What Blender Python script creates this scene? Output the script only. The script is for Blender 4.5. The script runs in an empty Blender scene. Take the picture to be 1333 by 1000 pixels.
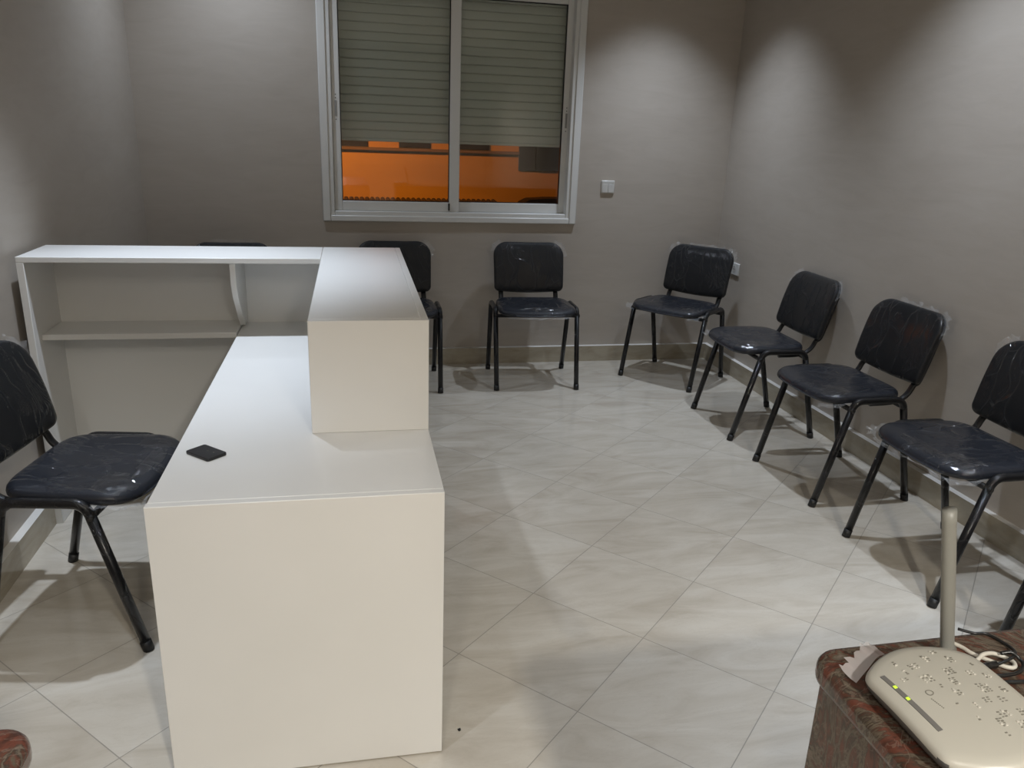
import bpy, bmesh, math, random
from mathutils import Vector, Matrix
random.seed(11)
C = bpy.context.scene
COL = C.collection
PI = math.pi

# ------------------------------------------------------------------ camera
YAW, PITCH, ROLL, CAMH = -0.2158, 0.310, 0.0376, 1.599
fw = Vector((-math.sin(YAW)*math.cos(PITCH), math.cos(YAW)*math.cos(PITCH), -math.sin(PITCH)))
rt = Vector((math.cos(YAW), math.sin(YAW), 0)); up = rt.cross(fw)
r2 = rt*math.cos(ROLL)+up*math.sin(ROLL); u2 = -rt*math.sin(ROLL)+up*math.cos(ROLL)
cam_data = bpy.data.cameras.new('camera'); cam = bpy.data.objects.new('camera', cam_data); COL.objects.link(cam)
cam.matrix_world = Matrix(((r2.x, u2.x, -fw.x, 0), (r2.y, u2.y, -fw.y, 0), (r2.z, u2.z, -fw.z, CAMH), (0, 0, 0, 1)))
cam_data.sensor_width = 36; cam_data.lens = 1024.435/1333*36; cam_data.clip_start = .02
C.camera = cam

# ------------------------------------------------------------------ exposure, world, lights
C.view_settings.view_transform = 'Standard'; C.view_settings.look = 'None'
C.view_settings.gamma = 1; C.view_settings.use_curve_mapping = False
C.view_settings.exposure = .06
w = bpy.data.worlds.new('world'); C.world = w; w.use_nodes = True
w.node_tree.nodes['Background'].inputs[0].default_value = (.012, .014, .022, 1)   # night sky outside
w.node_tree.nodes['Background'].inputs[1].default_value = 1

HC = 3.0                                                                           # ceiling height
COOL, WARM = (.85, .96, 1.12), (1.05, 1.0, .90)
def spot(name, loc, power, col, size=88, blend=.75, rad=.035):
    l = bpy.data.lights.new(name, 'SPOT'); l.energy = power; l.color = col
    l.spot_size = math.radians(size); l.spot_blend = blend; l.shadow_soft_size = rad
    o = bpy.data.objects.new(name, l); COL.objects.link(o); o.location = loc
    return o
def area(name, loc, power, col, size, rot=(0, 0, 0)):
    l = bpy.data.lights.new(name, 'AREA'); l.shape = 'DISK'; l.size = size; l.energy = power; l.color = col
    o = bpy.data.objects.new(name, l); COL.objects.link(o); o.location = loc; o.rotation_euler = rot
    return o
for loc, pw, size in (((2.06, 4.80, HC-.03), 108, 88), ((2.06, 2.95, HC-.03), 110, 103), ((2.06, 1.1, HC-.03), 215, 70), ((-.58, 2.95, HC-.03), 178, 62),
                      ((-.58, 1.1, HC-.03), 60, 72), ((-.58, 4.86, HC-.03), 42, 130)):
    spot('ceiling_downlight', loc, pw, COOL, size, 1.0)
for loc, pw in (((-.5, -1.0, HC-.03), 80), ((.9, -1.9, HC-.03), 510)):
    spot('entrance_downlight', loc, pw, WARM, 150, .6, .10)
torch = bpy.data.lights.new('phone_torch', 'POINT'); torch.energy = 5.0; torch.shadow_soft_size = .006; torch.color = (1, .96, .9)
to = bpy.data.objects.new('phone_torch', torch); COL.objects.link(to); to.location = (-.02, -.02, CAMH+.03)
def arealight_street(loc, rot, power, col, size):
    o = area('street_lamp_light', loc, power, col, size, rot); return o
arealight_street((-1.5, 9.2, 3.2), (math.radians(58), 0, math.radians(-8)), 190, (1, .40, .05), .3)

# ------------------------------------------------------------------ materials
def mat(name, col, rough=.5, metal=0, spec=.5):
    m = bpy.data.materials.new(name); m.use_nodes = True
    b = m.node_tree.nodes['Principled BSDF']
    b.inputs['Base Color'].default_value = (*col, 1); b.inputs['Roughness'].default_value = rough
    b.inputs['Metallic'].default_value = metal; b.inputs['Specular IOR Level'].default_value = spec
    return m
class N:
    def __init__(s, m): s.t = m.node_tree; s.b = s.t.nodes['Principled BSDF']
    def n(s, typ, **kw):
        x = s.t.nodes.new(typ)
        for k, v in kw.items():
            if k in x.inputs: x.inputs[k].default_value = v
            else: setattr(x, k, v)
        return x
    def l(s, a, b): s.t.links.new(a, b)
    def coord(s, scale=(1, 1, 1), rot=(0, 0, 0), kind='pos'):
        if kind == 'pos': o = s.n('ShaderNodeNewGeometry').outputs['Position']
        else: o = s.n('ShaderNodeTexCoord').outputs['Object']
        mp = s.n('ShaderNodeMapping'); mp.inputs['Scale'].default_value = scale; mp.inputs['Rotation'].default_value = rot
        s.l(o, mp.inputs['Vector']); return mp.outputs['Vector']
    def noise(s, vec, scale, detail=4, rough=.55, dist=0):
        x = s.n('ShaderNodeTexNoise'); x.inputs['Scale'].default_value = scale; x.inputs['Detail'].default_value = detail
        x.inputs['Roughness'].default_value = rough; x.inputs['Distortion'].default_value = dist
        s.l(vec, x.inputs['Vector']); return x.outputs['Fac']
    def ramp(s, fac, stops):
        r = s.n('ShaderNodeValToRGB'); e = r.color_ramp.elements
        while len(e) < len(stops): e.new(.5)
        for el, (p, c) in zip(e, stops): el.position = p; el.color = (*c, 1) if len(c) == 3 else c
        s.l(fac, r.inputs['Fac']); return r.outputs['Color']
    def math(s, op, a, b=None, clamp=False):
        x = s.n('ShaderNodeMath', operation=op); x.use_clamp = clamp
        for i, v in enumerate((a, b)):
            if v is None: continue
            if isinstance(v, (int, float)): x.inputs[i].default_value = v
            else: s.l(v, x.inputs[i])
        return x.outputs[0]
    def mix(s, fac, a, b):
        x = s.n('ShaderNodeMix', data_type='RGBA')
        for i, v in ((0, fac), (6, a), (7, b)):
            if isinstance(v, (int, float)): x.inputs[i].default_value = v
            elif isinstance(v, tuple): x.inputs[i].default_value = (*v, 1)
            else: s.l(v, x.inputs[i])
        return x.outputs[2]
    def bump(s, h, strength=.3, dist=.01, to='Normal'):
        x = s.n('ShaderNodeBump'); x.inputs['Strength'].default_value = strength; x.inputs['Distance'].default_value = dist
        s.l(h, x.inputs['Height']); s.l(x.outputs['Normal'], s.b.inputs[to]); return x

def m_wall():
    m = mat('stucco_wall', (.4, .37, .34), .55, spec=.35); k = N(m)
    a = k.noise(k.coord((1.2, 1.2, 5.5)), 2.4, 6, .62, 1.0)
    b = k.noise(k.coord((1, 1, 1.6)), 1.1, 3)
    f = k.math('ADD', k.math('MULTIPLY', a, .55), k.math('MULTIPLY', b, .45))
    k.l(k.ramp(f, [(.3, (.415, .368, .318)), (.5, (.45, .404, .352)), (.72, (.48, .438, .387))]), k.b.inputs['Base Color'])
    c = k.noise(k.coord((3, 3, 9)), 3, 5, .65, .8)
    k.bump(k.math('ADD', k.math('MULTIPLY', c, .5), a), .10, .005)
    return m
def m_floor():
    m = mat('floor_tiles', (.6, .57, .52), .1); k = N(m)
    TH, TA = .7635, .4387; e1 = (math.cos(TH), math.sin(TH)); t0 = (.323, 2.117)
    g = k.n('ShaderNodeNewGeometry').outputs['Position']
    sp = k.n('ShaderNodeSeparateXYZ'); k.l(g, sp.inputs[0])
    px = k.math('SUBTRACT', sp.outputs[0], t0[0]); py = k.math('SUBTRACT', sp.outputs[1], t0[1])
    a = k.math('DIVIDE', k.math('ADD', k.math('MULTIPLY', px, e1[0]), k.math('MULTIPLY', py, e1[1])), TA)
    b = k.math('DIVIDE', k.math('SUBTRACT', k.math('MULTIPLY', px, e1[1]), k.math('MULTIPLY', py, e1[0])), TA)
    def edge(v):
        fr = k.math('FRACT', k.math('ADD', v, 100.5)); return k.math('ABSOLUTE', k.math('SUBTRACT', fr, .5))
    d = k.math('MINIMUM', edge(a), edge(b))
    grout = k.math('LESS_THAN', d, .0034)
    # a different marble offset in every tile
    ia = k.math('FLOOR', k.math('ADD', a, 100)); ib = k.math('FLOOR', k.math('ADD', b, 100))
    cb = k.n('ShaderNodeCombineXYZ'); k.l(ia, cb.inputs[0]); k.l(ib, cb.inputs[1])
    wn = k.n('ShaderNodeTexWhiteNoise', noise_dimensions='2D'); k.l(cb.outputs[0], wn.inputs['Vector'])
    sc = k.n('ShaderNodeVectorMath', operation='SCALE'); k.l(wn.outputs['Color'], sc.inputs[0]); sc.inputs['Scale'].default_value = 9
    ad = k.n('ShaderNodeVectorMath', operation='ADD'); k.l(sc.outputs[0], ad.inputs[0]); k.l(g, ad.inputs[1])
    mp = k.n('ShaderNodeMapping'); mp.inputs['Rotation'].default_value = (0, 0, -.35); mp.inputs['Scale'].default_value = (1.1, 3.4, 1)
    k.l(ad.outputs[0], mp.inputs['Vector'])
    v1 = k.noise(mp.outputs[0], 2.2, 6, .6, 1.2)
    v2 = k.noise(mp.outputs[0], 5.5, 5, .6, 2.0)
    base = k.ramp(v1, [(.28, (.455, .405, .335)), (.45, (.525, .478, .405)), (.6, (.575, .532, .46)), (.8, (.615, .58, .515))])
    vein = k.math('MULTIPLY', k.math('LESS_THAN', k.math('ABSOLUTE', k.math('SUBTRACT', v2, .5)), .012), .16)
    base = k.mix(vein, base, (.43, .38, .31))
    base = k.mix(k.math('MULTIPLY', grout, .8), base, (.22, .20, .17))
    k.l(base, k.b.inputs['Base Color'])
    k.l(k.math('ADD', k.math('MULTIPLY', grout, .5), k.math('ADD', .075, k.math('MULTIPLY', v1, .06))), k.b.inputs['Roughness'])
    k.bump(k.math('SUBTRACT', k.math('MULTIPLY', k.noise(g, 3.0, 2), .25), grout), .12, .002)
    return m
def m_base():
    m = mat('baseboard_tile', (.4, .35, .27), .18); k = N(m)
    v = k.noise(k.coord((2, 2, 6)), 2.5, 5, .6, 1)
    k.l(k.ramp(v, [(.3, (.34, .295, .22)), (.7, (.45, .405, .32))]), k.b.inputs['Base Color']); return m
def m_marble():
    m = mat('red_marble', (.2, .08, .05), .16); k = N(m)
    co = k.coord((1, 1.6, 1.2), (.3, .2, .5))
    v = k.noise(co, 4.6, 9, .60, 3.4); u = k.noise(co, 6, 5, .55, 3.5); s = k.noise(k.coord(), 60, 4)
    base = k.ramp(v, [(.28, (.035, .022, .016)), (.37, (.075, .027, .019)), (.43, (.15, .045, .028)), (.475, (.07, .042, .030)), (.51, (.15, .125, .092)), (.545, (.045, .034, .025)), (.59, (.12, .042, .027)), (.64, (.10, .085, .060)), (.72, (.20, .165, .135)), (.82, (.10, .08, .06))])
    vein = k.math('MULTIPLY', k.math('LESS_THAN', k.math('ABSOLUTE', k.math('SUBTRACT', u, .5)), .012), .30)
    base = k.mix(vein, base, (.27, .20, .16))
    base = k.mix(k.math('MULTIPLY', s, .35), base, (.09, .06, .045))
    k.l(base, k.b.inputs['Base Color']); return m
def m_wrap(name, col, rough, scale, strength, painted_glint):
    """dark vinyl under tight clear film: the film is the coat, its creases are the coat's bump"""
    m = mat(name, col, rough, spec=.18); k = N(m)
    co = k.coord((1, 1, 1), kind='obj')
    dn = k.n('ShaderNodeTexNoise'); dn.inputs['Scale'].default_value = 4; k.l(co, dn.inputs['Vector'])
    mx = k.n('ShaderNodeVectorMath', operation='ADD'); k.l(co, mx.inputs[0])
    sc = k.n('ShaderNodeVectorMath', operation='SCALE'); sc.inputs['Scale'].default_value = .25; k.l(dn.outputs['Color'], sc.inputs[0]); k.l(sc.outputs[0], mx.inputs[1])
    mp = k.n('ShaderNodeMapping'); mp.inputs['Scale'].default_value = (1, .30, .26); mp.inputs['Rotation'].default_value = (.2, .35, .5); k.l(mx.outputs[0], mp.inputs['Vector'])
    vo = k.n('ShaderNodeTexVoronoi', feature='DISTANCE_TO_EDGE'); vo.inputs['Scale'].default_value = scale*1.6; k.l(mp.outputs[0], vo.inputs['Vector'])
    crease = k.math('SUBTRACT', 1, k.math('MULTIPLY', vo.outputs['Distance'], 14), True)
    fine = k.noise(mp.outputs[0], scale*3, 6, .68, 1.2)
    patch = k.math('MULTIPLY', k.math('SUBTRACT', k.noise(co, 6, 3), .42), 5, True)
    h = k.math('ADD', k.math('MULTIPLY', k.math('MULTIPLY', crease, patch), .8), k.math('MULTIPLY', fine, .25))
    pb = k.math('MULTIPLY', k.math('SUBTRACT', k.noise(co, 9, 2, .5, .6), .50), 9, True)
    rid = k.math('ABSOLUTE', k.math('SUBTRACT', k.noise(mp.outputs[0], scale*5, 3, .5, 1.5), .5))
    h = k.math('ADD', h, k.math('MULTIPLY', k.math('MULTIPLY', rid, pb), 4.2))
    k.bump(h, strength, .006, 'Coat Normal')
    k.b.inputs['Coat Weight'].default_value = .7; k.b.inputs['Coat Roughness'].default_value = .045; k.b.inputs['Coat IOR'].default_value = 1.45
    thin = k.math('MULTIPLY', k.math('POWER', crease, 14), patch)
    k.l(k.mix(k.math('MULTIPLY', thin, painted_glint), col, (.16, .17, .18)), k.b.inputs['Base Color'])  # film highlights along the creases, painted paler into the base colour
    return m
def m_clear(name, dens, tint=(.9, .92, .95)):
    m = bpy.data.materials.new(name); m.use_nodes = True; t = m.node_tree; t.nodes.clear()
    o = t.nodes.new('ShaderNodeOutputMaterial'); mx = t.nodes.new('ShaderNodeMixShader'); tr = t.nodes.new('ShaderNodeBsdfTransparent')
    pr = t.nodes.new('ShaderNodeBsdfPrincipled'); pr.inputs['Base Color'].default_value = (*tint, 1); pr.inputs['Roughness'].default_value = .12
    mx.inputs[0].default_value = dens
    t.links.new(tr.outputs[0], mx.inputs[1]); t.links.new(pr.outputs[0], mx.inputs[2]); t.links.new(mx.outputs[0], o.inputs[0]); return m
def m_glass():
    m = bpy.data.materials.new('window_glass'); m.use_nodes = True; t = m.node_tree; t.nodes.clear()
    o = t.nodes.new('ShaderNodeOutputMaterial'); mx = t.nodes.new('ShaderNodeMixShader'); tr = t.nodes.new('ShaderNodeBsdfTransparent')
    tr.inputs[0].default_value = (.93, .95, .94, 1)
    gl = t.nodes.new('ShaderNodeBsdfGlossy'); gl.inputs['Roughness'].default_value = .015
    fr = t.nodes.new('ShaderNodeFresnel'); fr.inputs['IOR'].default_value = 1.5
    ad = t.nodes.new('ShaderNodeMath'); ad.operation = 'MULTIPLY'; ad.inputs[1].default_value = .85
    t.links.new(fr.outputs[0], ad.inputs[0]); t.links.new(ad.outputs[0], mx.inputs[0])
    t.links.new(tr.outputs[0], mx.inputs[1]); t.links.new(gl.outputs[0], mx.inputs[2]); t.links.new(mx.outputs[0], o.inputs[0]); return m
def m_emit(name, col, s):
    m = mat(name, col, .4); b = m.node_tree.nodes['Principled BSDF']
    b.inputs['Emission Color'].default_value = (*col, 1); b.inputs['Emission Strength'].default_value = s; return m
def m_laminate():
    m = mat('white_laminate', (.78, .77, .74), .32); k = N(m)
    v = k.noise(k.coord((1, 1, 1)), 1.6, 3)
    k.l(k.ramp(v, [(.3, (.755, .745, .715)), (.7, (.80, .79, .765))]), k.b.inputs['Base Color'])
    k.bump(k.noise(k.coord((6, 40, 40)), 6, 2), .04, .001); return m
def m_facade():
    m = mat('facade_render', (.5, .3, .12), .8); k = N(m)
    v = k.noise(k.coord((.6, .6, 2)), 1.2, 4)
    k.l(k.ramp(v, [(.3, (.46, .24, .06)), (.7, (.56, .30, .08))]), k.b.inputs['Base Color']); return m

WALL, FLOOR, BASE, MARBLE, LAM, FACADE = m_wall(), m_floor(), m_base(), m_marble(), m_laminate(), m_facade()
CEIL = mat('ceiling_paint', (.7, .69, .66), .8)
PLASTER = mat('baseboard_top_grout', (.72, .70, .66), .6)
VINYL = m_wrap('wrapped_black_vinyl', (.010, .011, .013), .5, 9, .8, .22)
SEATV = m_wrap('wrapped_black_seat_vinyl', (.013, .015, .021), .5, 8, .9, .28)
TUBE = m_wrap('wrapped_black_steel', (.006, .006, .007), .4, 22, .8, .30)
CAP = mat('black_rubber', (.012, .012, .012), .5)
FILM = m_clear('clear_film', .10)
def m_gloss_film():
    m = bpy.data.materials.new('shiny_film'); m.use_nodes = True; t = m.node_tree; t.nodes.clear()
    o = t.nodes.new('ShaderNodeOutputMaterial'); mx = t.nodes.new('ShaderNodeMixShader'); tr = t.nodes.new('ShaderNodeBsdfTransparent')
    gl = t.nodes.new('ShaderNodeBsdfGlossy'); gl.inputs['Roughness'].default_value = .13; mx.inputs[0].default_value = .11
    t.links.new(tr.outputs[0], mx.inputs[1]); t.links.new(gl.outputs[0], mx.inputs[2]); t.links.new(mx.outputs[0], o.inputs[0]); return m
SHINE = m_gloss_film()
BAGGY = m_clear('cloudy_film', .45, (.75, .70, .70))
ALU = mat('white_aluminium', (.70, .70, .68), .28)
SHUT = mat('shutter_slat_paint', (.70, .72, .67), .6)
BLACK = mat('black_gasket', (.01, .01, .01), .5)
GREYP = mat('latch_grey', (.30, .30, .29), .4)
GLASS = m_glass()
SWITCH = mat('switch_plastic', (.60, .59, .56), .3)
SOCKP = mat('socket_plastic', (.72, .72, .70), .3)
DARKH = mat('socket_hole', (.02, .02, .02), .6)
PHONE = mat('phone_black', (.006, .006, .007), .35)
LENS = mat('lens_glint', (.6, .6, .6), .1, 1)
ROUT = mat('router_cream_plastic', (.49, .475, .425), .33)
ROUTB = mat('router_underside', (.10, .10, .10), .4)
STRIP = mat('router_grey_strip', (.17, .165, .16), .4)
MARK = mat('router_vent_marks', (.22, .21, .18), .5)
EMB = mat('router_embossing', (.60, .58, .53), .25)
LED = m_emit('led_green', (.55, .80, .06), .7)
ANT = mat('antenna_grey', (.225, .225, .205), .4)
CBLK = mat('cable_black', (.012, .012, .012), .3)
CWHT = mat('cable_white', (.60, .57, .50), .4)
DARKWIN = mat('dark_window', (.02, .015, .012), .3)
CORN = mat('dark_cornice', (.17, .10, .06), .7)
TILE = mat('roof_tile_dark', (.05, .03, .02), .7)
FOOT = mat('white_foot_plastic', (.7, .7, .68), .4)
RUB = mat('debris_black', (.01, .01, .01), .6)

# ------------------------------------------------------------------ helpers
def obj(name, bm, m, parent=None, smooth=False, bevel=0, seg=2):
    me = bpy.data.meshes.new(name); bmesh.ops.recalc_face_normals(bm, faces=bm.faces) if bm.faces else None
    bm.to_mesh(me); bm.free()
    for x in (m if isinstance(m, (list, tuple)) else [m]): me.materials.append(x)
    o = bpy.data.objects.new(name, me); COL.objects.link(o)
    if parent: o.parent = parent
    if smooth:
        for p in me.polygons: p.use_smooth = True
    if bevel:
        b = o.modifiers.new('bevel', 'BEVEL'); b.width = bevel; b.segments = seg; b.limit_method = 'ANGLE'; b.angle_limit = math.radians(40)
        b.harden_normals = False
        for p in me.polygons: p.use_smooth = True
        try: me.set_sharp_from_angle(angle=math.radians(35))
        except Exception: pass
    return o
def thing(name, label, cat, loc=(0, 0, 0), rz=0, group=None):
    o = bpy.data.objects.new(name, None); COL.objects.link(o); o.empty_display_size = .1
    o.location = loc; o.rotation_euler = (0, 0, rz); tag(o, label, cat, group); return o
def tag(o, label, cat, group=None, kind=None):
    o['label'] = label; o['category'] = cat
    if group: o['group'] = group
    if kind: o['kind'] = kind
    return o
def struct(name, bm, m, label=None, **kw):
    o = obj(name, bm, m, **kw); o['kind'] = 'structure'
    if label: o['label'] = label
    return o
def box(bm, x0, x1, y0, y1, z0, z1, mi=0):
    vs = [bm.verts.new((x, y, z)) for x in (x0, x1) for y in (y0, y1) for z in (z0, z1)]
    for f in ((0, 1, 3, 2), (4, 6, 7, 5), (0, 4, 5, 1), (2, 3, 7, 6), (0, 2, 6, 4), (1, 5, 7, 3)):
        bm.faces.new([vs[i] for i in f]).material_index = mi
def B(*a):
    bm = bmesh.new()
    for t in a: box(bm, *t)
    return bm
def prism(bm, pts, z0, z1):
    n = len(pts); lo = [bm.verts.new((*p, z0)) for p in pts]; hi = [bm.verts.new((*p, z1)) for p in pts]
    bm.faces.new(lo[::-1]); bm.faces.new(hi)
    for i in range(n): bm.faces.new((lo[i], lo[(i+1) % n], hi[(i+1) % n], hi[i]))
def fillet(pts, rad, n=6):
    """round the inner corners of a 3-D polyline"""
    P = [Vector(p) for p in pts]; out = [P[0]]
    for i in range(1, len(P)-1):
        a, b, c = P[i-1], P[i], P[i+1]; r = min(rad, (a-b).length*.48, (c-b).length*.48)
        s, e = b+(a-b).normalized()*r, b+(c-b).normalized()*r
        for k in range(n+1):
            t = k/n; out.append(s*(1-t)**2+b*2*t*(1-t)+e*t*t)
    out.append(P[-1]); return out
def smoothpath(pts, n=8):
    P = [Vector(p) for p in pts]; Q = [P[0]*2-P[1]]+P+[P[-1]*2-P[-2]]; out = []
    for i in range(1, len(Q)-2):
        for k in range(n):
            t = k/n; a, b, c, d = Q[i-1], Q[i], Q[i+1], Q[i+2]
            out.append(.5*((2*b)+(-a+c)*t+(2*a-5*b+4*c-d)*t*t+(-a+3*b-3*c+d)*t**3))
    out.append(P[-1]); return out
def tube(bm, pts, ra, rb=None, seg=12, side=Vector((1, 0, 0)), caps=True):
    """sweep an ellipse (ra along 'side', rb across) along a polyline"""
    rb = rb or ra; P = [Vector(p) for p in pts]; rings = []
    for i, p in enumerate(P):
        d = (P[min(i+1, len(P)-1)]-P[max(i-1, 0)]).normalized()
        s = side-d*side.dot(d)
        if s.length < 1e-4: s = Vector((0, 1, 0))-d*d.y
        s.normalize(); t = d.cross(s)
        rings.append([bm.verts.new(p+s*ra*math.cos(a)+t*rb*math.sin(a)) for a in (2*PI*k/seg for k in range(seg))])
    for A, Bq in zip(rings, rings[1:]):
        for k in range(seg): bm.faces.new((A[k], A[(k+1) % seg], Bq[(k+1) % seg], Bq[k]))
    if caps: bm.faces.new(rings[0][::-1]); bm.faces.new(rings[-1])
def T(pts, ra, rb=None, **kw):
    bm = bmesh.new(); tube(bm, pts, ra, rb, **kw); return bm

# ------------------------------------------------------------------ the room
XL, XR, YB, YF = -1.22, 2.70, 5.405, -4.6                     # wall faces
BL_, BR_, BB_, BH = -1.187, 2.667, 5.3707, .116               # baseboard faces, height
WX0, WX1, WZ0, WZ1 = -.10, 1.565, 1.02, 2.50                  # window opening
struct('floor', B((XL-.2, XR+.2, YF-.2, YB+.2, -.1, 0)), FLOOR)
struct('ceiling', B((XL-.2, XR+.2, YF-.2, YB+.25, HC, HC+.1)), CEIL)
struct('wall_left', B((XL-.2, XL, YF-.2, YB+.25, 0, HC)), WALL)
struct('wall_right', B((XR, XR+.2, YF-.2, YB+.25, 0, HC)), WALL)
struct('wall_front', B((XL, XR, YF-.2, YF, 0, HC)), WALL)
struct('wall_back', B((XL, WX0, YB, YB+.25, 0, HC), (WX1, XR, YB, YB+.25, 0, HC), (WX0, WX1, YB, YB+.25, 0, WZ0), (WX0, WX1, YB, YB+.25, WZ1, HC)), WALL)
def baseboard(name, x0, x1, y0, y1):
    bm = B((x0, x1, y0, y1, 0, BH)); bm.normal_update()
    for f in bm.faces:
        if f.calc_center_median().z > BH-.001: f.material_index = 1
    struct(name, bm, [BASE, PLASTER])
baseboard('baseboard_back', BL_, BR_, BB_, YB)
baseboard('baseboard_left', XL, BL_, YF, YB)
baseboard('baseboard_right', BR_, XR, YF, YB)

# ------------------------------------------------------------------ window
win = bpy.data.objects.new('window_1', None); COL.objects.link(win); win['kind'] = 'structure'
win['label'] = 'white aluminium sliding window with two panes'
def frame(bm, x0, x1, z0, z1, wl, wr, wb, wt, y0, y1):
    box(bm, x0, x0+wl, y0, y1, z0, z1); box(bm, x1-wr, x1, y0, y1, z0, z1)
    box(bm, x0+wl, x1-wr, y0, y1, z0, z0+wb); box(bm, x0+wl, x1-wr, y0, y1, z1-wt, z1)
bm = bmesh.new(); frame(bm, -.128, 1.592, .998, 2.525, .050, .050, .038, .05, YB-.022, YB)
frame(bm, -.095, 1.562, 1.028, 2.495, .045, .045, .036, .045, YB-.012, YB+.09)
obj('window_frame', bm, ALU, win, bevel=.005)
def sash(x0, x1, sl, sr, y):
    bm = bmesh.new(); frame(bm, x0, x1, 1.064, 2.452, sl, sr, .064, .05, y, y+.03); o = obj('window_sash', bm, ALU, win, bevel=.004)
    gx0, gx1 = x0+sl, x1-sr
    bm = bmesh.new(); frame(bm, gx0-.001, gx1+.001, 1.127, 2.403, .006, .006, .006, .006, y+.006, y+.026); obj('gasket', bm, BLACK, o)
    g = obj('pane', B((gx0, gx1, y+.013, y+.017, 1.128, 2.402)), GLASS, o); return o
sL = sash(-.05, .772, .050, .068, YB+.012); sR = sash(.705, 1.527, .066, .048, YB+.048)
for px, z in ((-.026, 1.72), (1.503, 1.70)):
    s = sL if px < .5 else sR; y = YB+(.012 if px < .5 else .048)
    la = obj('latch', B((px-.007, px+.007, y-.004, y+.004, z-.065, z+.03)), GREYP, s, bevel=.002)
    for dz in (-.085, .045, .065):
        obj('screw', B((px-.003, px+.003, y-.002, y+.004, z+dz-.003, z+dz+.003)), BLACK, la)
obj('latch', B((.698, .708, YB-.004, YB+.02, 1.075, 1.122)), BLACK, sL)
# roller shutter, outside the panes
bm = bmesh.new(); z = 1.522; y = YB+.135
prof = []
k = 0
while z < 2.62:
    p = .0545
    ring = [(y+.012, z+.0005), (y+.003, z+.002), (y, z+.006), (y-.0012, z+p*.3), (y-.0015, z+p*.6), (y-.0004, z+p-.006), (y+.003, z+p-.0028), (y+.012, z+p-.0018)]
    for (ya, za), (yb, zb) in zip(ring, ring[1:]):
        q = [bm.verts.new(v) for v in ((-.09, ya, za), (1.56, ya, za), (1.56, yb, zb), (-.09, yb, zb))]; bm.faces.new(q)
    z += p; k += 1
box(bm, -.09, 1.56, y+.010, y+.016, 1.522, z)
shutter = tag(obj('roller_shutter', bm, SHUT), 'grey slatted roller shutter pulled most of the way down behind the window panes', 'shutter')
obj('bottom_bar', B((-.09, 1.56, y-.006, y+.02, 1.506, 1.524)), SHUT, shutter, bevel=.003)
# building over the street
FY = 12.0
bld = thing('building', 'orange lit house wall across the street seen under the roller shutter', 'building', (1, FY, -3))
def bpart(name, bm, m): o = obj(name, bm, m); o.parent = bld; o.matrix_parent_inverse = Matrix.Translation((-1, -FY, 3)); return o
bpart('wall', B((-6, 9, FY, FY+.3, -3, 5)), FACADE)
for x0, x1 in ((-.9, -.45), (-.08, .375), (.82, 1.275), (1.70, 2.15)):
    bpart('window', B((x0, x1, FY-.02, FY+.05, 1.325, 2.3)), DARKWIN)
bpart('cornice', B((-6, 2.6, FY-.06, FY, 1.278, 1.318)), CORN)
bpart('window', B((2.60, 2.86, FY-.03, FY+.05, 1.05, 2.2)), DARKWIN); bpart('window', B((2.86, 3.285, FY-.05, FY+.05, 1.055, 2.2)), BLACK)
bpart('drainpipe', T([(3.36, FY-.06, -3), (3.36, FY-.06, 5)], .035), FACADE)
bm = bmesh.new()
for i in range(64):
    x = -2.5+i*.075; tube(bm, [(x, FY-.35, .57), (x, FY-.02, .60)], .030, .022, seg=8, side=Vector((1, 0, 0)))
bpart('roof_tile_edge', bm, TILE)
bm = bmesh.new(); prism(bm, [(2.55, .50), (2.62, .60), (2.72, .65), (3.0, .67), (3.27, .675), (3.27, .5)], 0, .35); bmesh.ops.rotate(bm, verts=bm.verts, cent=(0, 0, 0), matrix=Matrix.Rotation(PI/2, 3, 'X')); bmesh.ops.translate(bm, verts=bm.verts, vec=(0, FY-.02, 0))
bpart('awning', bm, BLACK)

# ------------------------------------------------------------------ switch and socket
sw = thing('light_switch', 'white double light switch on the back wall right of the window', 'light switch', (1.815, YB, 1.255))
def lp(name, bm, m, par, **kw): return obj(name, bm, m, par, **kw)
lp('switch_plate', B((-.048, .048, -.010, 0, -.042, .045)), SWITCH, sw, bevel=.004)
lp('label_strip', B((-.044, .044, -.0125, -.010, .024, .041)), SWITCH, sw, bevel=.001)
for sx in (-.021, .021): lp('rocker', B((sx-.020, sx+.020, -.014, -.010, -.037, .021)), SWITCH, sw, bevel=.002)
so = thing('wall_socket', 'white socket low on the right wall behind the corner chair', 'socket', (XR, 5.095, .735))
lp('socket_plate', B((-.012, 0, -.062, .062, -.042, .042)), SOCKP, so, bevel=.004)
bm = bmesh.new()
for k in range(2): tube(bm, [(-.0135+.0005*k, 0, 0), (-.0115, 0, 0)], .024, seg=20, side=Vector((0, 1, 0)))
lp('socket_well', bm, SWITCH, so)
bm = bmesh.new()
for dy, dz in ((-.009, 0), (.009, 0), (0, .014)): tube(bm, [(-.0145, dy, dz), (-.012, dy, dz)], .0035, seg=8, side=Vector((0, 1, 0)))
lp('pin_hole', bm, DARKH, so)

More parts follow.
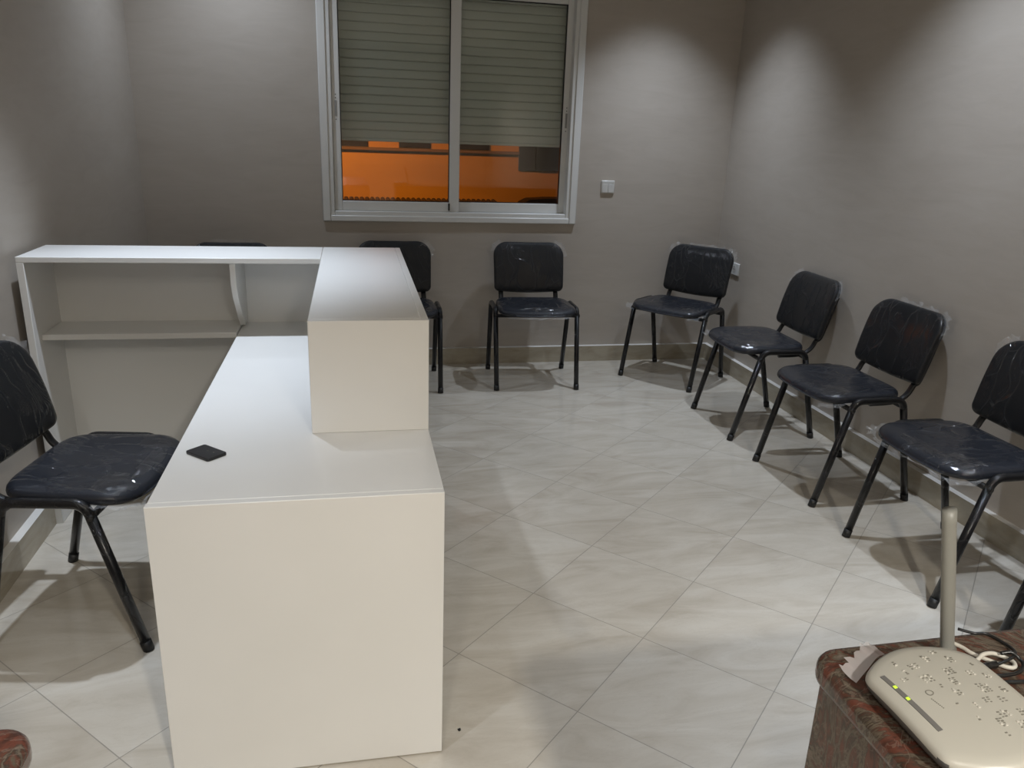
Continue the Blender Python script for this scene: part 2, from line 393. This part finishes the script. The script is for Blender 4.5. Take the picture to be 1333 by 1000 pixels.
# ------------------------------------------------------------------ reception desk
DX, DY, DR = -.4536, 1.7153, -.0111
hd, hc, W, u1, v1, v2, v3, L = .771, 1.095, .6735, .346, .4185, 1.803, 1.487, .7515
desk = thing('reception_desk', 'white L-shaped reception desk with raised counter in the middle of the tiled floor', 'reception desk', (DX, DY, 0), DR)
t = .022
obj('end_panel', B((-.002, W, 0, t, .004, hd)), LAM, desk, bevel=.002)
obj('worktop', B((0, W, t, v2-t, hd-t, hd)), LAM, desk, bevel=.0025)
obj('front_panel', B((W-t, W, t, v2-t, .02, hd-t)), LAM, desk, bevel=.002)
obj('riser_panel', B((u1, W, v1, v1+t, hd, hc)), LAM, desk, bevel=.002)
obj('riser_panel', B((W-t, W, v1+t, v2, hd, hc)), LAM, desk, bevel=.002)
bm = bmesh.new(); prism(bm, [(u1, v1+t), (W-t, v1+t), (W-t, v2), (u1, v2)], hc-t, hc); obj('counter_top', bm, LAM, desk, bevel=.0025)
obj('back_top', B((-L, u1-.001, v3, v2, hc-t, hc)), LAM, desk, bevel=.0025)
obj('back_panel', B((-L+.026, W-t, v2-t, v2, .02, hc-t)), LAM, desk)
obj('side_panel', B((-L, -L+.026, v3, v2, .0, hc-t)), LAM, desk, bevel=.002)
obj('shelf', B((-L+.026, -.002, v3+.07, v2-t, .758, .781)), LAM, desk, bevel=.002)
bm = bmesh.new()                                                # tapered upright under the back top
prof = [(v3+.02, hc-t), (v3+.02, .985), (v3+.05, .93), (v3+.20, .781), (v2-t, .781), (v2-t, hc-t)]
lo = [bm.verts.new((-.004, a, b)) for a, b in prof]; hi = [bm.verts.new((.018, a, b)) for a, b in prof]
bm.faces.new(lo); bm.faces.new(hi[::-1])
for i in range(len(prof)): bm.faces.new((lo[i], lo[(i+1) % len(prof)], hi[(i+1) % len(prof)], hi[i]))
obj('support_bracket', bm, LAM, desk, bevel=.0015)
for x, yv in ((W-.02, .02), (.02, .02), (-L+.013, v3+.02), (W-.02, v2-.03)):
    obj('foot', T([(x, yv, 0), (x, yv, .012 if yv < v3 else .004)], .012), FOOT, desk)

# phone on the worktop
ph = thing('smartphone', 'small black phone lying face down on the white worktop', 'phone', (DX+.0845+.003, DY+.2965, hd+.0001), DR)
def rrect(hx, hy, r, n=5):
    out = []
    for cx, cy, a0 in ((hx-r, hy-r, 0), (-hx+r, hy-r, PI/2), (-hx+r, -hy+r, PI), (hx-r, -hy+r, 3*PI/2)):
        for k in range(n+1):
            a = a0+PI/2*k/n; out.append((cx+r*math.cos(a), cy+r*math.sin(a)))
    return out
bm = bmesh.new(); prism(bm, rrect(.046, .030, .007), 0, .008); bmesh.ops.rotate(bm, verts=bm.verts, cent=(0, 0, 0), matrix=Matrix.Rotation(-.77, 3, 'Z'))
obj('phone_body', bm, PHONE, ph, bevel=.0015)
for a, b in ((.004, .002), (.020, -.010)):
    obj('camera_lens', T([(a, b, .008), (a, b, .0088)], .0022, seg=10), LENS, ph)

# ------------------------------------------------------------------ chairs
def seat_bm():
    bm = bmesh.new(); NS, HX, Y0, Y1 = 72, .260, -.240, .172; yc, hy = (Y0+Y1)/2, (Y1-Y0)/2; rings = []
    prof = [(.84, .486), (.93, .487), (.98, .491), (1.0, .499), (1.003, .507), (.993, .517), (.965, .525), (.91, .531), (.78, .5345), (.55, .534), (.28, .5325)]
    def shape(s, a):
        c, d = math.cos(a), math.sin(a); e = 2/4.8
        x = math.copysign(abs(c)**e, c); y = math.copysign(abs(d)**e, d)
        return x*s, y*s
    for s, z in prof:
        R = []
        for i in range(NS):
            x, y = shape(s, 2*PI*i/NS)
            hx = HX*(1-.045*(y+1)/2*1.6)                      # narrower towards the back
            X = x*hx; Y = yc+y*hy-.012*(1-x*x)*max(0, -y)      # front edge bows out a little
            zz = z-.020*max(0, (-y-.40)/.60)**2*(1 if z > .5 else .4)+.006*max(0, y)**2-(.004*(1-min(1, s))*4 if z > .5 else 0)+.003*x*x
            R.append(bm.verts.new((X, Y, zz)))
        rings.append(R)
    for A, Bq in zip(rings, rings[1:]):
        for i in range(NS): bm.faces.new((A[i], A[(i+1) % NS], Bq[(i+1) % NS], Bq[i]))
    bm.faces.new(rings[0][::-1]); top = bm.verts.new((0, yc, .532))
    for i in range(NS): bm.faces.new((rings[-1][i], rings[-1][(i+1) % NS], top))
    return bm
ZB, YB0, ZT, YT = .562, .216, .885, .314
def back_pt(u, v, n):
    """backrest space: u across (m), v 0..1 up, n towards the sitter"""
    d = Vector((0, YT-YB0, ZT-ZB)); nrm = Vector((0, -d.z, d.y)).normalized()
    curve = .020*(u/.24)**2
    lum = .010*math.sin(PI*min(1, max(0, v)))
    return Vector((u, YB0, ZB))+d*v+nrm*(n+curve+lum-.018)
def back_bm():
    bm = bmesh.new(); Hh = math.hypot(YT-YB0, ZT-ZB); hx = .2425
    out = []
    def arc(cx, cy, r, a0, n=9, ry=None):
        for k in range(n+1):
            a = a0+PI/2*k/n; out.append((cx+r*math.cos(a), cy+(ry or r)*math.sin(a)))
    rt_, rb_ = .095, .034
    arc(hx-rt_, Hh-rt_, rt_, 0); arc(-hx+rt_, Hh-rt_, rt_, PI/2); arc(-hx+rb_+.004, rb_, rb_, PI)
    for k in range(1, 8): x = -hx+rb_+(2*hx-2*rb_)*k/8; out.append((x, -.008*math.sin(PI*k/8)))
    arc(hx-rb_-.004, rb_, rb_, 3*PI/2)
    dense = []
    for i, p in enumerate(out):
        q = out[(i+1) % len(out)]; m = max(1, int(math.hypot(q[0]-p[0], q[1]-p[1])/.02))
        for k in range(m): dense.append((p[0]+(q[0]-p[0])*k/m, p[1]+(q[1]-p[1])*k/m))
    cx, cy = 0, Hh*.5; rings = []
    for s, n in ((.30, -.026), (.6, -.026), (.85, -.026), (.95, -.024), (.99, -.016), (1.0, -.004), (.995, .006), (.975, .013), (.93, .017), (.82, .0195), (.6, .021), (.3, .022)):
        rings.append([bm.verts.new(back_pt(cx+(x-cx)*s, (cy+(y-cy)*s)/Hh, n+.002)) for x, y in dense])
    M = len(dense)
    for A, Bq in zip(rings, rings[1:]):
        for i in range(M): bm.faces.new((A[i], A[(i+1) % M], Bq[(i+1) % M], Bq[i]))
    for R, n in ((rings[0], -.024), (rings[-1], .024)):
        c = bm.verts.new(back_pt(0, .5, n))
        for i in range(M): bm.faces.new((R[i], R[(i+1) % M], c))
    return bm
def crumple(path, width, n, seed, amp=.010):
    """a loose strip of film: ribbon along path, standing out by 'width' vectors, crumpled"""
    rnd = random.Random(seed); P = smoothpath(path, n); bm = bmesh.new(); rows = []
    for i, p in enumerate(P):
        row = []
        for j in range(4):
            f = j/3; jit = Vector((rnd.uniform(-1, 1), rnd.uniform(-1, 1), rnd.uniform(-1, 1)))*amp*f
            row.append(bm.verts.new(p+Vector(width)*f*rnd.uniform(.75, 1.1)+jit))
        rows.append(row)
    for A, Bq in zip(rows, rows[1:]):
        for j in range(3): bm.faces.new((A[j], A[j+1], Bq[j+1], Bq[j]))
    return bm
FX, FYF, FYR, RX, RYF, RYR, RZ = .264, -.242, .242, .268, -.114, .130, .508
RB = .0160
def make_chair(label):
    ch = thing('visitor_chair', label, 'chair', (0, 0, 0), 0, 'black waiting room chairs')
    obj('seat', seat_bm(), SEATV, ch, smooth=True)
    obj('backrest', back_bm(), VINYL, ch, smooth=True)
    for s in (-1, 1):
        full = fillet([(s*FX, FYF, .012), (s*RX, RYF, RZ), (s*RX, RYR, RZ), (s*FX, FYR, .012)], .042, 7)
        fr, mid, re = full[:2], full[1:-1], full[-2:]
        obj('side_rail', T(mid, RB, RB), TUBE, ch, smooth=True)
        for seg_, foot in ((fr, full[0]), (re[::-1], full[-1])):
            lg = obj('leg', T(seg_, RB, RB), TUBE, ch, smooth=True)
            d = (seg_[1]-seg_[0]).normalized()
            obj('foot_cap', T([foot-d*.012, foot+d*.022], RB+.0015), CAP, lg, smooth=True)
        up_ = smoothpath([(s*.19, .02, .466), (s*.19, .11, .468), (s*.19, .172, .480), (s*.19, .210, .510), (s*.19, .232, .550), tuple(back_pt(s*.19, .10, -.034)), tuple(back_pt(s*.19, .75, -.034))], 6)
        obj('back_upright', T(up_, .0165, .0105), TUBE, ch, smooth=True)
    def xb(y, z, ex): return T([(-FX-ex, y, z), (FX+ex, y, z)], .0115, seg=10, side=Vector((0, 1, 0)))
    obj('crossbar', xb(-.128, .468, .020), TUBE, ch, smooth=True)
    obj('crossbar', xb(.146, .470, 0), TUBE, ch, smooth=True)
    return ch
FLAPS = {  # where each chair's loose film sticks out: (path in chair space, width vector)
 'corner_l': ([tuple(back_pt(-.23, .70, 0)), tuple(back_pt(-.225, .86, 0)), tuple(back_pt(-.18, .98, 0))], (-.030, .004, .020)),
 'corner_r': ([tuple(back_pt(.235, .66, 0)), tuple(back_pt(.225, .86, 0)), tuple(back_pt(.17, .985, 0))], (.030, .004, .020)),
 'top': ([tuple(back_pt(.15, .995, 0)), tuple(back_pt(0, 1.0, 0)), tuple(back_pt(-.12, .998, 0))], (0, .006, .016)),
 'front_l': ([(-.252, -.12, .500), (-.246, -.20, .490), (-.20, -.242, .482)], (-.030, -.016, .006)),
 'front_r': ([(.252, -.12, .500), (.246, -.20, .490), (.19, -.244, .482)], (.022, -.022, -.004)),
 'front': ([(-.20, -.246, .484), (0, -.254, .482), (.20, -.246, .484)], (0, -.006, -.005)),
}
def wrinkle(fn, nu, nv, seed, amp):
    """crumpled clear film lying over a corner: flat facets at odd tilts"""
    rnd = random.Random(seed); bm = bmesh.new()
    g = [[bm.verts.new(Vector(fn(i/nu+rnd.uniform(-.3, .3)/nu, j/nv+rnd.uniform(-.3, .3)/nv))+Vector((rnd.uniform(-.3, .3), rnd.uniform(-.3, .3), rnd.uniform(0, 1)))*amp) for j in range(nv+1)] for i in range(nu+1)]
    for i in range(nu):
        for j in range(nv):
            if abs(i/nu-.5)+abs(j/nv-.5) > .72: continue
            q = (g[i][j], g[i+1][j], g[i+1][j+1], g[i][j+1])
            bm.faces.new(q[:3]); bm.faces.new((q[0], q[2], q[3]))
    for v in list(bm.verts):
        if not v.link_faces: bm.verts.remove(v)
    return bm
def st(x, y): return (x, y, .5335-.022*max(0, (-(y+.034)/.206-.40)/.60)**2-max(0, abs(x)-.20)*.16)
WRINK = {
 'seat_r': lambda a, b: st(.10+.135*a, -.225+.12*b),
 'seat_l': lambda a, b: st(-.10-.135*a, -.225+.12*b),
 'seat_m': lambda a, b: st(-.12+.24*a, -.225+.05*b),
 'back_r': lambda a, b: tuple(back_pt(.165+.065*a, .62+.33*b, .020-.006*a)),
 'back_l': lambda a, b: tuple(back_pt(-.165-.065*a, .62+.33*b, .020-.006*a)),
}
WR = [('seat_m', 'seat_r', 'back_l'), ('seat_r', 'back_r'), ('seat_r', 'seat_m', 'back_r'), ('seat_r', 'seat_l', 'back_r'), ('seat_m', 'back_r'), ('seat_r', 'back_r'), (), ('seat_l', 'seat_r', 'seat_m', 'back_r'), ()]
def copy_tree(o, parent=None):
    c = o.copy(); COL.objects.link(c)
    if parent: c.parent = parent
    for k in list(o.children): copy_tree(k, c)
    return c
CH = [
 (2.3128, 2.383, -1.5735, 'black chair at the right photo edge, standing behind the grey router antenna', ('front_l', 'front_r', 'front', 'corner_l')),
 (2.327, 3.198, -1.5712, 'black chair halfway along the right wall with bright crumpled film on its front seat corner', ('front_r', 'corner_r', 'top')),
 (2.335, 4.010, -1.6076, 'black chair on the right wall standing next to the diagonal corner chair', ('front_l', 'corner_l', 'corner_r')),
 (2.2277, 4.9534, -.8859, 'black chair turned diagonally in the back right corner', ('front_l', 'front_r', 'corner_l', 'corner_r', 'top')),
 (1.2185, 4.9801, -.0592, 'black chair facing straight out, wholly in view below the right end of the window', ('front', 'corner_l', 'corner_r')),
 (.317, 4.985, -.023, 'black chair below the window, half hidden by the raised counter', ('front', 'corner_r')),
 (-.68, 4.85, 0, 'black chair hidden behind the back shelf top, only the top of its backrest showing', ('top',)),
 (-.8367, 2.5919, 1.4024, 'black chair left of the white desk, facing its worktop', ('front_l', 'front', 'front_r', 'corner_r')),
 (2.31, 1.565, -1.57, 'black chair showing only one front leg beyond the right marble counter', ()),
]
proto = None
for i, (x, y, rz, label, fl) in enumerate(CH):
    if proto is None: proto = make_chair(label); c = proto; pure = None
    else: c = copy_tree(proto)
    c['label'] = label; CH[i] = (c, x, y, rz, fl, i)
for c, x, y, rz, fl, i in CH:
    c.location = (x, y, 0); c.rotation_euler = (0, 0, rz)
    for k in fl:
        pth, wv = FLAPS[k]; f = obj('film_flap', crumple(pth, wv, 7, i*17+len(k)), FILM, c); f['label'] = 'loose clear plastic film'
    for k in WR[i]:
        f = obj('film_wrinkle', wrinkle(WRINK[k], 9, 8, i*31+len(k)+ord(k[-1]), .0055), SHINE, c); f['label'] = 'crumpled shiny clear film'

# ------------------------------------------------------------------ marble counters, router, cables
MZ = .92
def marble_counter(label, x0, x1, y0, y1, r, left_end):
    o = thing('marble_counter', label, 'counter', ((x0+x1)/2, (y0+y1)/2, 0), 0, 'red marble counters'); cx, cy = (x0+x1)/2, (y0+y1)/2
    pts = []
    def arc(px, py, a0, n=8):
        for k in range(n+1): a = a0+PI/2*k/n; pts.append((px+r*math.cos(a)-cx, py+r*math.sin(a)-cy))
    if left_end: arc(x0+r, y1-r, PI/2); arc(x0+r, y0+r, PI); pts += [(x1-cx, y0-cy), (x1-cx, y1-cy)]
    else: arc(x1-r, y0+r, -PI/2); arc(x1-r, y1-r, 0); pts += [(x0-cx, y1-cy), (x0-cx, y0-cy)]
    bm = bmesh.new(); prism(bm, pts, MZ-.035, MZ); obj('counter_slab', bm, MARBLE, o, bevel=.012, seg=4)
    a, b = (x0+.024, x1) if left_end else (x0, x1-.024)
    obj('counter_base', B((a-cx, b-cx, y0+.012-cy, y1-.012-cy, 0, MZ-.035)), MARBLE, o, bevel=.003)
    return o
marble_counter('red brown marble counter under the white router at the lower right', .620, XR, .40, .835, .045, True)
marble_counter('red brown marble counter of which only a rounded corner shows at the lower left', XL, -.366, .40, .852, .040, False)

ro = thing('router', 'cream white router with green lights and grey antenna on the right marble counter', 'router', (.718, .668, MZ), 0)
def router_bm():
    bm = bmesh.new(); rings = []
    raw = [(-.0765, y) for y in (-.060, -.03, 0, .03, .060)]
    raw = [(-.0755, -.076)]+raw+[(-.0745, .0715)]
    raw += [(x, .0715+.033*(1-(x/.0745)**2)) for x in (-.06, -.045, -.03, -.015, 0, .015, .03, .045, .060)]
    raw += [(.0745, .066)]+[(.0765, y) for y in (.05, .02, -.01, -.04, -.065)]+[(.0745, -.079)]
    raw += [(x, -.079-.028*(1-(x/.0745)**2)) for x in (.06, .045, .03, .015, 0, -.015, -.03, -.045, -.060)]
    raw = raw[::-1]; n = 120; per = [0]
    for i in range(len(raw)): per.append(per[-1]+math.dist(raw[i], raw[(i+1) % len(raw)]))
    base = []
    for k in range(n):
        d = per[-1]*k/n; i = max(j for j in range(len(raw)) if per[j] <= d); f = (d-per[i])/(per[i+1]-per[i]); p, q = raw[i], raw[(i+1) % len(raw)]
        base.append((p[0]+(q[0]-p[0])*f, p[1]+(q[1]-p[1])*f))
    for _ in range(3): base = [((base[i-1][0]+2*base[i][0]+base[(i+1) % n][0])/4, (base[i-1][1]+2*base[i][1]+base[(i+1) % n][1])/4) for i in range(n)]
    def outline(s): return [(x*s, y*s) for x, y in base]
    def crown(x, y): return .004*(1-(x/.0775)**2)+.006*(1-(y/.103)**2)+.010*(x/.0775)
    for s, z in ((.86, .004), (.93, .008), (.975, .018), (1.0, .0245), (1.0, .0275), (.985, .031), (.95, .0335), (.85, .0345), (.6, .035), (.3, .035)):
        rings.append([bm.verts.new((x, y, z+(crown(x, y) if z > .012 else 0))) for x, y in outline(s)])
    for A, Bq in zip(rings, rings[1:]):
        for i in range(n): bm.faces.new((A[i], A[(i+1) % n], Bq[(i+1) % n], Bq[i]))
    bm.faces.new(rings[0][::-1]); c = bm.verts.new((0, 0, .035+crown(0, 0)))
    for i in range(n): bm.faces.new((rings[-1][i], rings[-1][(i+1) % n], c))
    for f in bm.faces:
        if f.calc_center_median().z < .02: f.material_index = 1
    return bm, crown
rbm, crown = router_bm(); obj('router_case', rbm, [ROUT, ROUTB], ro, smooth=True)
def top_z(x, y): return .0345+crown(x, y)
def on_top(bm, poly, h):
    """thin raised patch that follows the router's top"""
    hi = [bm.verts.new((x, y, top_z(x, y)+h)) for x, y in poly]; lo = [bm.verts.new((x, y, top_z(x, y)-.002)) for x, y in poly]
    bm.faces.new(hi)
    for i in range(len(poly)): bm.faces.new((lo[i], lo[(i+1) % len(poly)], hi[(i+1) % len(poly)], hi[i]))
def strip(bm, a, b, wd, h, n=10):
    a, b = Vector((*a, 0)), Vector((*b, 0)); d = (b-a).normalized(); s = Vector((-d.y, d.x, 0))*wd/2
    for k in range(n):
        p, q = a.lerp(b, k/n), a.lerp(b, (k+1)/n); on_top(bm, [(p-s).to_2d()[:], (q-s).to_2d()[:], (q+s).to_2d()[:], (p+s).to_2d()[:]], h)
sa, sb = (-.060, .058), (-.056, -.042)
bm = bmesh.new(); strip(bm, sa, sb, .006, .0010); st = obj('indicator_strip', bm, STRIP, ro)
for f in (.235, .46):
    bm = bmesh.new(); x, y = sa[0]+(sb[0]-sa[0])*f, sa[1]+(sb[1]-sa[1])*f; strip(bm, (x, y+.0022), (x, y-.0022), .0036, .0017, 1)
    obj('indicator_light', bm, LED, st)
# clusters of little vent slots and raised dots
rnd = random.Random(5); bm = bmesh.new(); be = bmesh.new()
cl = [(-.03, .075, 3), (-.012, .062, 9), (-.028, .055, 3), (-.038, .044, 4), (-.012, .036, 12), (.012, .070, 7), (.030, .080, 4), (.040, .060, 7), (.022, .040, 12), (.014, .022, 8), (.005, .004, 7),
      (.044, .030, 6), (.040, .002, 14), (.060, .020, 5), (.028, -.016, 6), (.010, -.020, 3), (.046, -.020, 5), (.060, -.006, 5), (.052, -.042, 6), (.062, -.058, 7), (.030, -.040, 9), (.018, -.050, 8), (.040, -.058, 9), (.012, -.066, 2), (-.010, -.012, 1), (-.006, .020, 2), (.058, .045, 2), (-.002, -.038, 2), (.034, -.070, 1)]
for cx, cy, n in cl:
    cols = max(1, int(math.sqrt(n))); 
    for k in range(n):
        x = cx+(k % cols-cols/2)*.0048+rnd.uniform(-.0008, .0008); y = cy+(k//cols-n/cols/2)*.0036+rnd.uniform(-.0006, .0006); r = rnd.random()
        tgt = bm if r < .62 else be; a, b = rnd.uniform(.0009, .0017), rnd.uniform(.0006, .0010)
        on_top(tgt, [(x-a, y-b), (x+a, y-b), (x+a, y+b), (x-a, y+b)], .0009 if tgt is bm else .0016)
obj('vent_slots', bm, MARK, ro)['kind'] = 'stuff'
obj('raised_dots', be, EMB, ro)['kind'] = 'stuff'
bm = bmesh.new()                                                # small rounded loop mark with a line of tiny print
lg = [(-.030+.0055*math.cos(a)*(1 if math.cos(a) > 0 else .55), .012+.0042*math.sin(a)) for a in (2*PI*k/14 for k in range(14))]
for p, q in zip(lg, lg[1:]+lg[:1]): strip(bm, p, q, .0011, .0009, 1)
for k in range(8): strip(bm, (-.0335+.0004*k, .003-.0024*k), (-.0335+.0004*k, .0018-.0024*k), .0012, .0009, 1)
obj('printed_mark', bm, MARK, ro)
ap = [(.086, .112, .012), (.083, .114, .03), (.060, .115, .14), (.041, .117, .233)]
bm = T(smoothpath(ap, 5), .0098, .0080, seg=16, side=Vector((1, 0, 0))); obj('antenna', bm, ANT, ro, smooth=True)
obj('antenna_hinge', T([(.060, .100, .016), (.094, .116, .016)], .008, seg=12, side=Vector((0, 0, 1))), ANT, ro, smooth=True)

cz = MZ+.003
def cable(name, pts, r, m, label):
    o = tag(obj(name, T(smoothpath([(x, y, z) for x, y, z in pts], 8), r, seg=10, side=Vector((0, 0, 1))), m, smooth=True), label, 'cable'); return o
bc = cable('power_cable', [(.872, .838, cz), (.888, .825, cz), (.906, .820, cz), (.914, .799, cz), (.913, .779, cz+.002), (.900, .764, cz+.006), (.880, .756, cz+.005), (.851, .752, cz+.002), (.815, .748, cz+.004)], .0022, CBLK, 'thin black cable looping over the marble from behind the router')
obj('plug', T([(.860, .7535, cz+.003), (.822, .749, cz+.004)], .0055, .0048, seg=10, side=Vector((0, 0, 1))), CBLK, bc, smooth=True)
cable('black_lead', [(1.02, .712, cz), (.95, .715, cz), (.872, .719, cz), (.848, .722, cz), (.832, .718, cz+.001), (.824, .724, cz+.003), (.833, .732, cz+.004), (.852, .730, cz+.004), (.880, .734, cz+.003), (.898, .746, cz+.003), (.901, .756, cz+.005), (.893, .764, cz+.011), (.880, .768, cz+.008)], .0026, CBLK, 'black lead folded double beside the right edge of the router')
cable('network_cable', [(.835, .815, cz), (.845, .798, cz), (.849, .783, cz), (.862, .765, cz), (.874, .750, cz), (.885, .747, cz), (.893, .757, cz), (.889, .768, cz), (.876, .775, cz+.003), (.856, .772, cz+.006), (.838, .764, cz+.004), (.80, .748, cz+.004)], .0030, CWHT, 'thin white cable making a small loop behind the router')
bm = crumple([(.644, .752, MZ+.004), (.668, .766, MZ+.010), (.698, .786, MZ+.012), (.722, .800, MZ+.004)], (-.010, .026, .004), 6, 3, .002)
tag(obj('plastic_scrap', bm, BAGGY, smooth=True), 'scrap of cloudy plastic film tucked behind the corner of the router', 'plastic scrap')
bm = crumple([(2.00, 1.84, .002), (2.03, 1.80, .010), (2.09, 1.79, .006)], (.01, .02, .05), 5, 9, .008)
tag(obj('plastic_bag', bm, BAGGY, smooth=True), 'crumpled cloudy plastic around the chair foot beyond the marble counter', 'plastic bag')
bm = bmesh.new(); bmesh.ops.create_icosphere(bm, subdivisions=2, radius=.005)
for v in bm.verts: v.co = v.co*random.uniform(.7, 1.2); v.co.z = max(v.co.z*.6, -.003)
d = tag(obj('debris_crumb', bm, RUB), 'tiny black crumb on the floor tiles right of the white desk', 'debris'); d.location = (.277, 1.781, .003)
